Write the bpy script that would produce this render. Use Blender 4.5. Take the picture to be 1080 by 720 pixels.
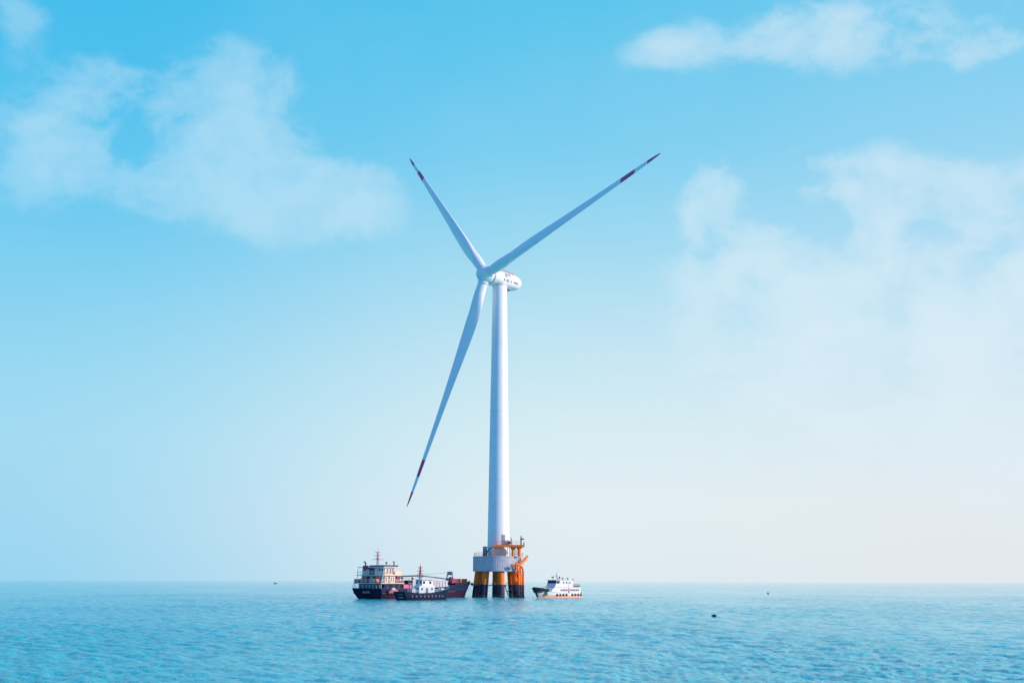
import bpy, bmesh, math, random
import numpy as np
from mathutils import Vector, Matrix
R = math.radians
for o in list(bpy.data.objects):
    bpy.data.objects.remove(o)
scene = bpy.context.scene
col = scene.collection

# ------------------------------------------------------------------ camera
CAM_H = 4.6
F_PX = 1100.0                      # focal length in pixels of a 1080 wide picture
cam_d = bpy.data.cameras.new('camera')
cam_d.sensor_fit = 'HORIZONTAL'; cam_d.sensor_width = 36.0
cam_d.lens = 36.0 * F_PX / 1080.0
cam_d.clip_start = 0.5; cam_d.clip_end = 200000.0
cam = bpy.data.objects.new('camera', cam_d); col.objects.link(cam)
PITCH = math.atan(253.0 / F_PX)
cam.matrix_world = (Matrix.Translation((0, 0, CAM_H)) @ Matrix.Rotation(R(90) + PITCH, 4, 'X')
                    @ Matrix.Rotation(0.0024, 4, 'Z'))
scene.camera = cam

# ------------------------------------------------------------------ light
SUN_EL, SUN_AZ = R(21), R(104)     # azimuth from +Y (view direction) clockwise, so 104 = right, a little behind us
sdir = Vector((math.sin(SUN_AZ) * math.cos(SUN_EL), math.cos(SUN_AZ) * math.cos(SUN_EL), math.sin(SUN_EL)))
sl = bpy.data.lights.new('sun', 'SUN'); sl.energy = 4.4; sl.angle = R(0.55); sl.color = (1.0, 0.83, 0.71)
so = bpy.data.objects.new('sun', sl); col.objects.link(so)
so.rotation_euler = sdir.to_track_quat('Z', 'Y').to_euler()
so.location = (200, -60, 120)

scene.view_settings.view_transform = 'Standard'
scene.view_settings.look = 'None'
scene.view_settings.exposure = 0.0
scene.view_settings.gamma = 1.0
scene.view_settings.use_curve_mapping = False


def lin(c):
    return tuple((v / 12.92 if v <= 0.04045 else ((v + 0.055) / 1.055) ** 2.4) for v in [x / 255.0 for x in c])


class NT:
    """small helper for node trees"""
    def __init__(s, tree):
        s.t = tree; s.n = tree.nodes; s.l = tree.links

    def new(s, kind, **kw):
        n = s.n.new(kind)
        for k, v in kw.items():
            setattr(n, k, v)
        return n

    def put(s, sock, v):
        if isinstance(v, bpy.types.NodeSocket):
            s.l.new(v, sock)
        else:
            sock.default_value = v

    def math(s, op, a, b=0.0, c=None, clamp=False):
        n = s.new('ShaderNodeMath', operation=op, use_clamp=clamp)
        s.put(n.inputs[0], a)
        if len(n.inputs) > 1: s.put(n.inputs[1], b)
        if c is not None: s.put(n.inputs[2], c)
        return n.outputs[0]

    def smooth(s, x, a, b):
        n = s.new('ShaderNodeMapRange', interpolation_type='SMOOTHSTEP')
        s.put(n.inputs[0], x); n.inputs[1].default_value = a; n.inputs[2].default_value = b
        n.inputs[3].default_value = 0; n.inputs[4].default_value = 1
        return n.outputs[0]

    def mix(s, fac, a, b, blend='MIX'):
        n = s.new('ShaderNodeMix', data_type='RGBA', blend_type=blend)
        s.put(n.inputs[0], fac)
        for sock, v in ((n.inputs[6], a), (n.inputs[7], b)):
            if isinstance(v, bpy.types.NodeSocket): s.l.new(v, sock)
            else: sock.default_value = (*v[:3], 1)
        return n.outputs[2]

    def ramp(s, fac, stops, interp='LINEAR'):
        n = s.new('ShaderNodeValToRGB'); n.color_ramp.interpolation = interp
        e = n.color_ramp.elements
        while len(e) < len(stops): e.new(0.5)
        for k, (p, c) in enumerate(stops):
            e[k].position = p; e[k].color = (*c, 1)
        s.put(n.inputs[0], fac)
        return n.outputs[0]

    def noise(s, vec, scale, detail=5, rough=0.55, dist=0.0):
        n = s.new('ShaderNodeTexNoise')
        if vec is not None: s.l.new(vec, n.inputs['Vector'])
        n.inputs['Scale'].default_value = scale; n.inputs['Detail'].default_value = detail
        n.inputs['Roughness'].default_value = rough; n.inputs['Distortion'].default_value = dist
        return n.outputs[0]


# ------------------------------------------------------------------ world: hazy graded sky with thin clouds
W = bpy.data.worlds.new('World'); scene.world = W; W.use_nodes = True
w = NT(W.node_tree); w.n.clear()
tc = w.new('ShaderNodeTexCoord'); d = tc.outputs['Generated']
sp = w.new('ShaderNodeSeparateXYZ'); w.l.new(d, sp.inputs[0])
X, Y, Z = sp.outputs
hor = w.math('MAXIMUM', w.math('SQRT', w.math('ADD', w.math('MULTIPLY', X, X), w.math('MULTIPLY', Y, Y))), 1e-4)
el = w.math('DIVIDE', w.math('ARCTAN2', Z, hor), R(90))           # 0..1 from horizon to zenith
az = w.math('ARCTAN2', X, Y)                                       # radians, 0 ahead, + to the right
elc = w.math('MAXIMUM', el, 0.0)
def stops(rows, hi):
    return [(e / 90.0, lin(c)) for e, c in rows] + hi
ZEN = [(0.50, lin((70, 172, 234))), (0.75, lin((58, 148, 222))), (1.0, lin((54, 136, 214)))]
S_L = w.ramp(elc, stops([(0, (150, 210, 239)), (3, (157, 213, 239)), (7, (160, 216, 240)), (11, (148, 213, 239)),
                         (15, (128, 206, 239)), (20, (98, 198, 238)), (26, (74, 190, 236)), (31, (62, 186, 235))], ZEN))
S_C = w.ramp(elc, stops([(0, (219, 233, 240)), (4, (225, 236, 241)), (8, (214, 235, 241)), (13, (192, 227, 241)),
                         (18, (160, 217, 240)), (23, (126, 206, 239)), (27, (106, 200, 237)), (31, (90, 195, 235))], ZEN))
S_R = w.ramp(elc, stops([(0, (225, 231, 236)), (4, (226, 233, 238)), (8, (217, 232, 240)), (13, (197, 227, 242)),
                         (18, (168, 217, 241)), (23, (142, 209, 240)), (27, (126, 204, 238)), (31, (112, 200, 237))], ZEN))
S_B = w.ramp(elc, [(0, lin((156, 198, 246))), (0.15, lin((126, 180, 246))), (0.4, lin((92, 156, 240))), (1.0, lin((62, 132, 222)))])
front = w.mix(w.smooth(az, R(-27), R(4)), S_L, S_C)
front = w.mix(w.smooth(az, R(2), R(26)), front, S_R)
back = w.smooth(w.math('ABSOLUTE', az), R(50), R(120))
sky_col = w.mix(back, front, S_B)

# clouds: soft elliptical banks in (azimuth, elevation), broken up by fractal noise
def dirpix(px, py):
    X_ = (px - 540) / F_PX; Y_ = -(py - 360) / F_PX
    v = Vector((X_, math.cos(PITCH) - Y_ * math.sin(PITCH), math.sin(PITCH) + Y_ * math.cos(PITCH)))
    return math.atan2(v.x, v.y), math.atan2(v.z, math.hypot(v.x, v.y)) / R(90)
mp = w.new('ShaderNodeMapping'); w.l.new(d, mp.inputs[0]); mp.inputs['Scale'].default_value = (1, 1, 1.3)
cmb = w.new('ShaderNodeCombineXYZ'); sgn = w.math('GREATER_THAN', az, 0.0)
for i_, (p_, q_) in enumerate(((11.1, 18.5), (3.9, 6.5), (6.3, 10.5))):
    w.l.new(w.math('ADD', w.math('MULTIPLY', sgn, q_ - p_), p_), cmb.inputs[i_])
w.l.new(cmb.outputs[0], mp.inputs['Location'])
wp = w.new('ShaderNodeTexNoise'); w.l.new(mp.outputs[0], wp.inputs[0]); wp.inputs['Scale'].default_value = 9.0; wp.inputs['Detail'].default_value = 4
va = w.new('ShaderNodeVectorMath', operation='MULTIPLY_ADD'); w.l.new(wp.outputs[1], va.inputs[0])
va.inputs[1].default_value = (0.06, 0.06, 0.06); w.l.new(mp.outputs[0], va.inputs[2])
n1 = w.noise(va.outputs[0], 13.0, 10, 0.56)
n3 = w.noise(va.outputs[0], 34.0, 7, 0.6)
n2 = w.noise(va.outputs[0], 5.5, 3, 0.5)
nz = w.math('ADD', w.math('MULTIPLY', w.math('SUBTRACT', n1, 0.5), 2.3), w.math('MULTIPLY', w.math('SUBTRACT', n2, 0.5), 1.8))
# px, py, half width, half height (pixels), weight
BANKS = [(255, 85, 66, 36, .9), (180, 112, 60, 36, .62), (115, 98, 56, 32, .72), (150, 160, 130, 40, .66), (20, 140, 60, 30, .42), (285, 195, 95, 44, .9), (385, 205, 60, 24, .62), (60, 200, 90, 20, .36),
         (16, 12, 32, 24, .72),
         (760, 40, 90, 20, .40), (850, 12, 110, 30, .54), (685, 46, 45, 15, .36), (960, 26, 110, 28, .72), (1030, 44, 70, 18, .6),
         (757, 215, 36, 46, 1.0), (822, 190, 34, 34, .85), (905, 212, 75, 52, 1.0), (850, 290, 130, 70, .95),
         (1020, 270, 110, 60, 1.0), (970, 360, 180, 80, .62), (1120, 240, 60, 60, .8), (950, 450, 200, 70, .42)]
mask = None
for px, py, hw, hh, wt in BANKS:
    a0, e0 = dirpix(px, py)
    sa = hw / F_PX; se = hh / F_PX / R(90)
    da = w.math('DIVIDE', w.math('SUBTRACT', az, a0), sa)
    de = w.math('DIVIDE', w.math('SUBTRACT', el, e0), se)
    de = w.math('MAXIMUM', de, w.math('MULTIPLY', de, -0.68))      # tops crisper than the thin undersides
    q = w.math('ADD', w.math('MULTIPLY', da, da), w.math('MULTIPLY', de, de))
    g = w.math('MULTIPLY', w.math('EXPONENT', w.math('MULTIPLY', q, -0.7)), wt)
    mask = g if mask is None else w.math('MAXIMUM', mask, g) if False else w.math('ADD', mask, g)
mask = w.math('MINIMUM', mask, 0.92)
lump = w.math('ADD', w.math('ADD', w.math('MULTIPLY', w.math('SUBTRACT', n1, 0.5), 2.5), w.math('MULTIPLY', w.math('SUBTRACT', n2, 0.5), 2.3)), w.math('MULTIPLY', w.math('SUBTRACT', n3, 0.5), 0.9))
dens = w.math('ADD', mask, w.math('MULTIPLY', lump, w.math('ADD', 0.2, w.math('MULTIPLY', mask, 0.75))))
cl = w.math('MULTIPLY', w.smooth(dens, 0.42, 0.86), w.math('ADD', 0.55, w.math('MULTIPLY', w.smooth(dens, 0.6, 1.4), 0.6)))
# faint veil elsewhere
veil = w.math('MULTIPLY', w.smooth(w.math('ADD', n2, w.math('MULTIPLY', n1, 0.4)), 0.62, 0.95), 0.05)
cfac = w.math('ADD', w.math('MULTIPLY', cl, w.math('SUBTRACT', 0.55, w.math('MULTIPLY', sgn, 0.02))), veil, clamp=True)
cloud_c = w.mix(w.smooth(az, R(-20), R(20)), lin((186, 225, 245)), lin((222, 238, 247)))
sky_col = w.mix(cfac, sky_col, cloud_c)

ns = w.new('ShaderNodeTexSky', sky_type='NISHITA'); ns.sun_disc = False
ns.sun_elevation = SUN_EL; ns.sun_rotation = SUN_AZ; ns.air_density = 1.0; ns.dust_density = 0.6; ns.ozone_density = 2.5
bg1 = w.new('ShaderNodeBackground'); w.l.new(ns.outputs[0], bg1.inputs[0]); bg1.inputs[1].default_value = 0.06
bg2 = w.new('ShaderNodeBackground'); w.l.new(sky_col, bg2.inputs[0]); bg2.inputs[1].default_value = 1.055
ms = w.new('ShaderNodeMixShader'); ms.inputs[0].default_value = 0.95
w.l.new(bg1.outputs[0], ms.inputs[1]); w.l.new(bg2.outputs[0], ms.inputs[2])
wo = w.new('ShaderNodeOutputWorld'); w.l.new(ms.outputs[0], wo.inputs[0])


# ------------------------------------------------------------------ materials
def mat(name, c, rough=0.5, var=0.12, scale=1.2, metal=0.0, bump=0.0, dirt=None, spec=0.5):
    m = bpy.data.materials.new(name); m.use_nodes = True
    t = NT(m.node_tree); b = t.n['Principled BSDF']
    co = t.new('ShaderNodeTexCoord').outputs['Object']
    n = t.noise(co, scale, 6, 0.6)
    lo = tuple(v * (1 - var) for v in c); hi = tuple(min(1, v * (1 + var)) for v in c)
    colr = t.mix(t.smooth(n, 0.3, 0.7), lo, hi)
    if dirt:
        mpn = t.new('ShaderNodeMapping'); t.l.new(co, mpn.inputs[0]); mpn.inputs['Scale'].default_value = (1, 1, 0.18)
        s_ = t.noise(mpn.outputs[0], scale * 2.3, 7, 0.65)
        colr = t.mix(t.math('MULTIPLY', t.smooth(s_, 0.53, 0.78), dirt[1]), colr, dirt[0])
    t.l.new(colr, b.inputs['Base Color'])
    b.inputs['Roughness'].default_value = rough; b.inputs['Metallic'].default_value = metal
    b.inputs['Specular IOR Level'].default_value = spec
    if bump:
        bn = t.new('ShaderNodeBump'); bn.inputs['Strength'].default_value = bump; bn.inputs['Distance'].default_value = 0.05
        t.l.new(t.noise(co, scale * 6, 6), bn.inputs['Height']); t.l.new(bn.outputs[0], b.inputs['Normal'])
    return m

RUST = (0.16, 0.05, 0.02)
M = dict(
    white=mat('white_gelcoat', (0.80, 0.80, 0.80), 0.38, 0.03, 0.25, dirt=((0.5, 0.48, 0.46), 0.12)),
    tower=mat('white_tower_paint', (0.80, 0.79, 0.79), 0.42, 0.03, 0.2, dirt=((0.46, 0.42, 0.38), 0.24)),
    red=mat('red_band_paint', (0.58, 0.05, 0.16), 0.4, 0.06, 0.5),
    midwhite=mat('grey_white_paint', (0.5, 0.5, 0.53), 0.5, 0.05),
    seam=mat('seam_shadow_gap', (0.20, 0.21, 0.25), 0.6),
    grey=mat('grey_lettering', (0.10, 0.11, 0.16), 0.5),
    crimson=mat('dark_red_lettering', (0.20, 0.03, 0.06), 0.5),
    conc=mat('weathered_concrete', (0.46, 0.45, 0.49), 0.85, 0.10, 0.7, bump=0.2, dirt=((0.26, 0.24, 0.25), 0.35)),
    orange=mat('orange_marine_paint', (0.98, 0.21, 0.02), 0.45, 0.06, 0.8, dirt=((0.5, 0.07, 0.02), 0.3)),
    redorange=mat('red_orange_canister', (0.90, 0.12, 0.05), 0.45),
    yellow=mat('yellow_paint', (0.80, 0.45, 0.03), 0.45),
    dark=mat('dark_steel', (0.035, 0.04, 0.06), 0.5, 0.2, 2),
    midgrey=mat('grey_steel', (0.22, 0.25, 0.31), 0.5, 0.15, 1.5),
    boatwhite=mat('white_boat_paint', (0.72, 0.70, 0.69), 0.4, 0.05, 0.8, dirt=((0.42, 0.22, 0.12), 0.45)),
    shipwhite=mat('cream_white_ship_paint', (0.72, 0.60, 0.53), 0.45, 0.07, 0.8, dirt=((0.36, 0.13, 0.07), 0.6)),
    warmglass=mat('warm_tinted_window_glass', (0.22, 0.07, 0.05), 0.4, 0.2, 2),  # window glass on the sunlit side, warm light put into its brown tint
    cream=mat('cream_deck_paint', (0.72, 0.60, 0.44), 0.5, 0.08, 1, dirt=(RUST, 0.3)),
    glass=mat('dark_window_glass', (0.02, 0.03, 0.05), 0.12, 0.1, 2),
    navy=mat('navy_hull_paint', (0.009, 0.017, 0.060), 0.6, 0.25, 0.5, dirt=(RUST, 0.08), spec=0.2),
    teal=mat('teal_deck_paint', (0.05, 0.22, 0.30), 0.55, 0.2, 1),
    deck=mat('rusty_deck_plate', (0.16, 0.10, 0.09), 0.75, 0.25, 1),
    mast=mat('red_mast_paint', (0.38, 0.05, 0.06), 0.5),
    pink=mat('faded_red_paint', (0.62, 0.16, 0.20), 0.5, 0.1, 1.5),
    magenta=mat('magenta_tarp', (0.26, 0.025, 0.10), 0.6, 0.15, 2),
    coaming=mat('pale_hatch_paint', (0.52, 0.50, 0.56), 0.55, 0.12, 0.8, dirt=(RUST, 0.35)),
    rubber=mat('black_rubber', (0.02, 0.02, 0.024), 0.8, 0.2, 4),
    rope=mat('mooring_rope', (0.10, 0.09, 0.09), 0.9, 0.2, 6),
    flagred=mat('red_cloth', (0.65, 0.04, 0.05), 0.8),
    foam=mat('white_foam', (0.80, 0.86, 0.88), 0.9, 0.1, 2),
)

def zpaint(name, bands, wob=0.05, rough=0.5, rust=0.3):
    """paint that changes at real waterlines: bands = [(z_from, colour)...] rising"""
    m = bpy.data.materials.new(name); m.use_nodes = True
    t = NT(m.node_tree); b = t.n['Principled BSDF']
    co = t.new('ShaderNodeTexCoord').outputs['Object']
    s_ = t.new('ShaderNodeSeparateXYZ'); t.l.new(co, s_.inputs[0])
    n = t.noise(co, 1.3, 6, 0.65)
    z = t.math('ADD', s_.outputs[2], t.math('MULTIPLY', t.math('SUBTRACT', n, 0.5), wob * 2))
    c = None
    for z0, cc in bands:
        c = t.mix(0.0, cc, cc) if c is None else t.mix(t.smooth(z, z0 - 0.03, z0 + 0.03), c, cc)
    mpn = t.new('ShaderNodeMapping'); t.l.new(co, mpn.inputs[0]); mpn.inputs['Scale'].default_value = (1, 1, 0.15)
    st = t.noise(mpn.outputs[0], 1.8, 7, 0.65)
    c = t.mix(t.math('MULTIPLY', t.smooth(st, 0.5, 0.75), rust), c, RUST)
    n3 = t.noise(co, 3.0, 5)
    c = t.mix(t.math('MULTIPLY', t.smooth(n3, 0.35, 0.75), 0.18), c, (0, 0, 0))
    t.l.new(c, b.inputs['Base Color']); b.inputs['Roughness'].default_value = rough; b.inputs['Specular IOR Level'].default_value = 0.22
    return m

M['pile'] = zpaint('orange_pile_with_dark_splash_zone', [(-9, (0.100, 0.075, 0.085)), (0.75, (0.055, 0.036, 0.075)), (3.75, (0.98, 0.20, 0.02))], 0.30, 0.5, 0.12)
M['landing'] = zpaint('orange_landing_tube', [(-9, (0.07, 0.05, 0.08)), (3.75, (0.98, 0.21, 0.02))], 0.1, 0.45, 0.15)
M['shiphull'] = zpaint('work_ship_hull_paint', [(-9, (0.032, 0.010, 0.034)), (1.5, (0.010, 0.017, 0.062))], 0.05, 0.6, 0.10)
M['tughull'] = zpaint('tug_hull_paint', [(-9, (0.02, 0.012, 0.03)), (0.25, (0.006, 0.014, 0.045))], 0.03, 0.6, 0.06)
M['crewhull'] = zpaint('crew_boat_hull_paint', [(-9, (0.55, 0.09, 0.07)), (0.08, (0.80, 0.46, 0.36)), (0.95, (0.80, 0.78, 0.76))], 0.05, 0.45, 0.06)


# ------------------------------------------------------------------ mesh helpers
class MB:
    def __init__(s):
        s.bm = bmesh.new(); s.mi = 0

    def face(s, vs):
        try:
            f = s.bm.faces.new(vs); f.material_index = s.mi; return f
        except ValueError:
            return None

    def box(s, c, size, rot=None, bev=0.0):
        x, y, z = [v / 2 for v in size]
        P = [Vector((a, b, c_)) for a in (-x, x) for b in (-y, y) for c_ in (-z, z)]
        if rot is not None: P = [rot @ p for p in P]
        v = [s.bm.verts.new(p + Vector(c)) for p in P]
        fs = [s.face([v[i] for i in q]) for q in ((0, 1, 3, 2), (4, 6, 7, 5), (0, 4, 5, 1), (2, 3, 7, 6), (0, 2, 6, 4), (1, 5, 7, 3))]
        if bev:
            es = list({e for f in fs for e in f.edges})
            bmesh.ops.bevel(s.bm, geom=es, offset=bev, segments=2, affect='EDGES', profile=0.5)
        return s

    def span(s, a, b, bev=0.0):
        return s.box([(p + q) / 2 for p, q in zip(a, b)], [abs(q - p) for p, q in zip(a, b)], None, bev)

    def loft(s, rings, cap=True, closed=True):
        rows = [[s.bm.verts.new(p) for p in r] for r in rings]
        n = len(rows[0])
        for a, b in zip(rows, rows[1:]):
            for i in range(n if closed else n - 1):
                j = (i + 1) % n
                s.face((a[i], a[j], b[j], b[i]))
        if cap:
            s.face(list(reversed(rows[0]))); s.face(rows[-1])
        return rows

    def tube(s, p0, p1, r0, r1=None, n=10, cap=True):
        return s.path([p0, p1], [r0, r0 if r1 is None else r1], n, cap)

    def path(s, pts, r, n=8, cap=True):
        pts = [Vector(p) for p in pts]
        if not isinstance(r, (list, tuple)): r = [r] * len(pts)
        rings = []
        for i, p in enumerate(pts):
            t = (pts[min(i + 1, len(pts) - 1)] - pts[max(i - 1, 0)]).normalized()
            up = Vector((0, 0, 1)) if abs(t.z) < 0.9 else Vector((1, 0, 0))
            a = t.cross(up).normalized(); b = t.cross(a).normalized()
            rings.append([p + r[i] * (math.cos(k * 2 * math.pi / n) * a + math.sin(k * 2 * math.pi / n) * b) for k in range(n)])
        s.loft(rings, cap); return s

    def lathe(s, prof, n=32, c=(0, 0, 0), cap=True):
        c = Vector(c)
        s.loft([[c + Vector((r * math.cos(k * 2 * math.pi / n), r * math.sin(k * 2 * math.pi / n), z)) for k in range(n)] for r, z in prof], cap)
        return s

    def ball(s, c, r, n=12, sq=(1, 1, 1)):
        c = Vector(c)
        s.loft([[c + Vector((r * sq[0] * math.sin(t) * math.cos(k * 2 * math.pi / n), r * sq[1] * math.sin(t) * math.sin(k * 2 * math.pi / n), r * sq[2] * math.cos(t)))
                 for k in range(n)] for t in [math.pi * (0.02 + 0.96 * i / 8) for i in range(9)]])
        return s

    def torus(s, c, R_, r, rot=None, n=14, m=8):
        c = Vector(c); rings = []
        for i in range(n):
            a = i * 2 * math.pi / n; ring = []
            for k in range(m):
                b = k * 2 * math.pi / m
                p = Vector(((R_ + r * math.cos(b)) * math.cos(a), (R_ + r * math.cos(b)) * math.sin(a), r * math.sin(b)))
                ring.append(c + (rot @ p if rot is not None else p))
            rings.append(ring)
        rows = s.loft(rings, False)
        for i in range(m):
            j = (i + 1) % m
            s.face((rows[-1][i], rows[-1][j], rows[0][j], rows[0][i]))
        return s

    def prism(s, poly, y0, y1, axis='y'):
        """poly in (x, z) pushed along y"""
        a = [s.bm.verts.new((x, y0, z)) for x, z in poly]; b = [s.bm.verts.new((x, y1, z)) for x, z in poly]
        n = len(poly)
        for i in range(n):
            j = (i + 1) % n
            s.face((a[i], a[j], b[j], b[i]))
        s.face(list(reversed(a))); s.face(b)
        return s

    def rail(s, pts, h=1.0, r=0.035, step=1.4, bars=2):
        pts = [Vector(p) for p in pts]
        for k in range(1, bars + 1):
            s.path([p + Vector((0, 0, h * k / bars)) for p in pts], r, 6)
        for a, b in zip(pts, pts[1:]):
            n = max(1, int((b - a).length / step))
            for i in range(n + 1):
                p = a.lerp(b, i / n); s.tube(p, p + Vector((0, 0, h)), r, None, 6)
        return s

    def build(s, name, mats, parent=None, smooth=None, loc=None):
        bmesh.ops.recalc_face_normals(s.bm, faces=s.bm.faces)
        me = bpy.data.meshes.new(name); s.bm.to_mesh(me); s.bm.free()
        for m in (mats if isinstance(mats, (list, tuple)) else [mats]): me.materials.append(m)
        o = bpy.data.objects.new(name, me); col.objects.link(o)
        if smooth is not None:
            me.polygons.foreach_set('use_smooth', [True] * len(me.polygons))
            me.set_sharp_from_angle(angle=R(smooth))
        if parent: o.parent = parent
        if loc is not None: o.location = loc
        return o


def tag(o, label=None, cat=None, group=None, kind=None):
    if label: o['label'] = label
    if cat: o['category'] = cat
    if group: o['group'] = group
    if kind: o['kind'] = kind
    return o

def thing(name, label, cat, loc=(0, 0, 0), rz=0.0, group=None):
    o = bpy.data.objects.new(name, None); col.objects.link(o)
    o.location = loc; o.rotation_euler = (0, 0, rz); o.empty_display_size = 0.5
    return tag(o, label, cat, group)

def world_of(root, p):
    return Matrix.Translation(root.location) @ root.rotation_euler.to_matrix().to_4x4() @ Vector(p)

def glyphs(mb, origin, ux, uz, out, n, size, gap, seed, thick=0.12):
    """small block characters written as strokes: n characters along ux, raised along out"""
    rng = random.Random(seed)
    rot = Matrix((ux, out, uz)).transposed()
    for k in range(n):
        o = Vector(origin) + ux * (k * (size + gap))
        for t in (0.05, 0.5, 0.92):
            if rng.random() < 0.85:
                mb.box(o + ux * size * 0.5 + uz * size * t, (size * rng.uniform(0.6, 1.0), 0.03, size * thick), rot)
        for t in (0.08, 0.5, 0.9):
            if rng.random() < 0.7:
                mb.box(o + ux * size * t + uz * size * 0.5, (size * thick, 0.036, size * rng.uniform(0.6, 1.0)), rot)
    return mb


# ------------------------------------------------------------------ the sea
def build_sea():
    rng = np.random.default_rng(5)
    th = np.concatenate([np.linspace(-180, -40, 36)[:-1], np.arange(-40, 40.001, 0.09), np.linspace(40, 180, 36)[1:-1]])
    rr = [3.0, 8.0, 14.0, 20.0, 24.0]
    r = 24.0
    while r < 420:
        r += max(0.085, 0.085 * (r / 42.0) ** 1.35); rr.append(r)
    while r < 90000:
        r *= 1.12; rr.append(r)
    rr = np.array(rr); T, Rr = np.meshgrid(np.radians(th), rr)
    x = Rr * np.sin(T); y = Rr * np.cos(T); z = np.zeros_like(x); dx = np.zeros_like(x); dy = np.zeros_like(x)
    wind = math.radians(236)
    for i in range(100):
        lam = 0.26 * (4.2 / 0.26) ** (i / 99.0)
        a = wind + rng.normal(0, 0.85)
        k = 2 * math.pi / lam
        amp = 0.0078 * lam ** 0.64 * rng.uniform(0.5, 1.3)
        fade = np.clip(1.5 - Rr / (lam * 150.0), 0, 1)
        ph = k * (x * math.cos(a) + y * math.sin(a)) + rng.uniform(0, 6.28)
        z += amp * fade * np.sin(ph)
        dx -= 0.6 * amp * fade * math.cos(a) * np.cos(ph); dy -= 0.6 * amp * fade * math.sin(a) * np.cos(ph)
    inside = (np.abs(T) < math.radians(39.9)) & (Rr > 23)
    # gusts: patches of rougher and calmer water
    g = 1 + 0.32 * np.sin(x * 0.071 + 0.9 + 1.3 * np.sin(y * 0.013)) * np.sin(y * 0.047 + 2.0 + np.sin(x * 0.02))
    z *= inside * g; dx *= inside * g; dy *= inside * g
    V = np.stack([x + dx, y + dy, z], -1).reshape(-1, 3)
    nr, nt = x.shape
    a = np.arange(nr - 1)[:, None] * nt + np.arange(nt)[None, :]
    b = np.arange(nr - 1)[:, None] * nt + (np.arange(nt)[None, :] + 1) % nt
    q = np.stack([a, a + nt, b + nt, b], -1).reshape(-1, 4)
    q = q[:, ::-1]
    V = np.vstack([V, [[0, 0, 0]]]); c = len(V) - 1
    tri = np.stack([np.arange(nt), (np.arange(nt) + 1) % nt, np.full(nt, c)], -1)
    me = bpy.data.meshes.new('sea')
    nl = q.size + tri.size
    me.vertices.add(len(V)); me.vertices.foreach_set('co', V.astype(np.float32).ravel())
    me.loops.add(nl); me.loops.foreach_set('vertex_index', np.concatenate([q.ravel(), tri.ravel()]).astype(np.int32))
    ls = np.concatenate([np.arange(len(q)) * 4, q.size + np.arange(len(tri)) * 3]).astype(np.int32)
    me.polygons.add(len(ls)); me.polygons.foreach_set('loop_start', ls)
    me.polygons.foreach_set('use_smooth', np.ones(len(ls), bool))
    me.update(calc_edges=True); me.validate()
    if me.polygons[0].normal.z < 0: me.flip_normals()
    m = bpy.data.materials.new('sea_water'); m.use_nodes = True
    t = NT(m.node_tree); bs = t.n['Principled BSDF']
    co = t.new('ShaderNodeNewGeometry').outputs['Position']
    n0 = t.noise(co, 0.02, 4, 0.6)
    sx_ = t.new('ShaderNodeSeparateXYZ'); t.l.new(co, sx_.inputs[0])
    sheen_mix = t.smooth(t.math('ADD', sx_.outputs[0], t.math('MULTIPLY', t.math('SUBTRACT', n0, 0.5), 40.0)), -50, 50)   # paler sky reflection towards the right painted into the water colour
    c1 = t.mix(sheen_mix, (0.008, 0.455, 0.540), (0.200, 0.690, 0.640))
    t.l.new(c1, bs.inputs['Base Color'])
    bs.inputs['Roughness'].default_value = 0.09; bs.inputs['IOR'].default_value = 1.333
    bs.inputs['Specular IOR Level'].default_value = 0.42
    mp_ = t.new('ShaderNodeMapping'); t.l.new(co, mp_.inputs[0]); mp_.inputs['Rotation'].default_value = (0, 0, R(20)); mp_.inputs['Scale'].default_value = (1.0, 1.6, 1)
    h1 = t.noise(mp_.outputs[0], 3.4, 6, 0.62, 0.4)
    h2 = t.noise(mp_.outputs[0], 0.7, 5, 0.6, 0.3)
    h = t.math('ADD', t.math('MULTIPLY', h1, 0.15), t.math('MULTIPLY', h2, 0.25))
    mpg = t.new('ShaderNodeMapping'); t.l.new(co, mpg.inputs[0]); mpg.inputs['Scale'].default_value = (0.03, 0.012, 1); mpg.inputs['Rotation'].default_value = (0, 0, R(14))
    gust = t.math('ADD', 0.5, t.math('MULTIPLY', t.smooth(t.noise(mpg.outputs[0], 1.0, 5, 0.65), 0.34, 0.66), 1.1))   # wind streaks roughen the surface
    h = t.math('MULTIPLY', h, gust)
    bn = t.new('ShaderNodeBump'); bn.inputs['Strength'].default_value = 0.8; bn.inputs['Distance'].default_value = 0.95
    t.l.new(h, bn.inputs['Height']); t.l.new(bn.outputs[0], bs.inputs['Normal'])
    me.materials.append(m)
    o = bpy.data.objects.new('sea', me); col.objects.link(o)
    tag(o, 'rippled turquoise sea reaching to the horizon', 'sea', kind='structure')
build_sea()


# ------------------------------------------------------------------ the wind turbine
TX, TY = -3.93, 320.5
CAPZ = 11.95
PSI, TILT, CONE, TH0 = R(50.1), R(7.2), R(2.1), R(78.0)
HUB = Vector((-8.3, 317.3, 99.4))
BR = 77.0
nv = Vector((-math.sin(PSI) * math.cos(TILT), -math.cos(PSI) * math.cos(TILT), math.sin(TILT)))
tv = Vector((math.cos(PSI), -math.sin(PSI), 0))
uv = tv.cross(nv); uv = uv if uv.z > 0 else -uv
TOWER_TOP = 96.2

turb = thing('wind_turbine', 'tall white three bladed wind turbine with red banded blade tips on the round platform', 'wind turbine', (TX, TY, CAPZ))
def turb_local(mtx):
    return Matrix.Translation(-Vector((TX, TY, CAPZ))) @ mtx

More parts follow.
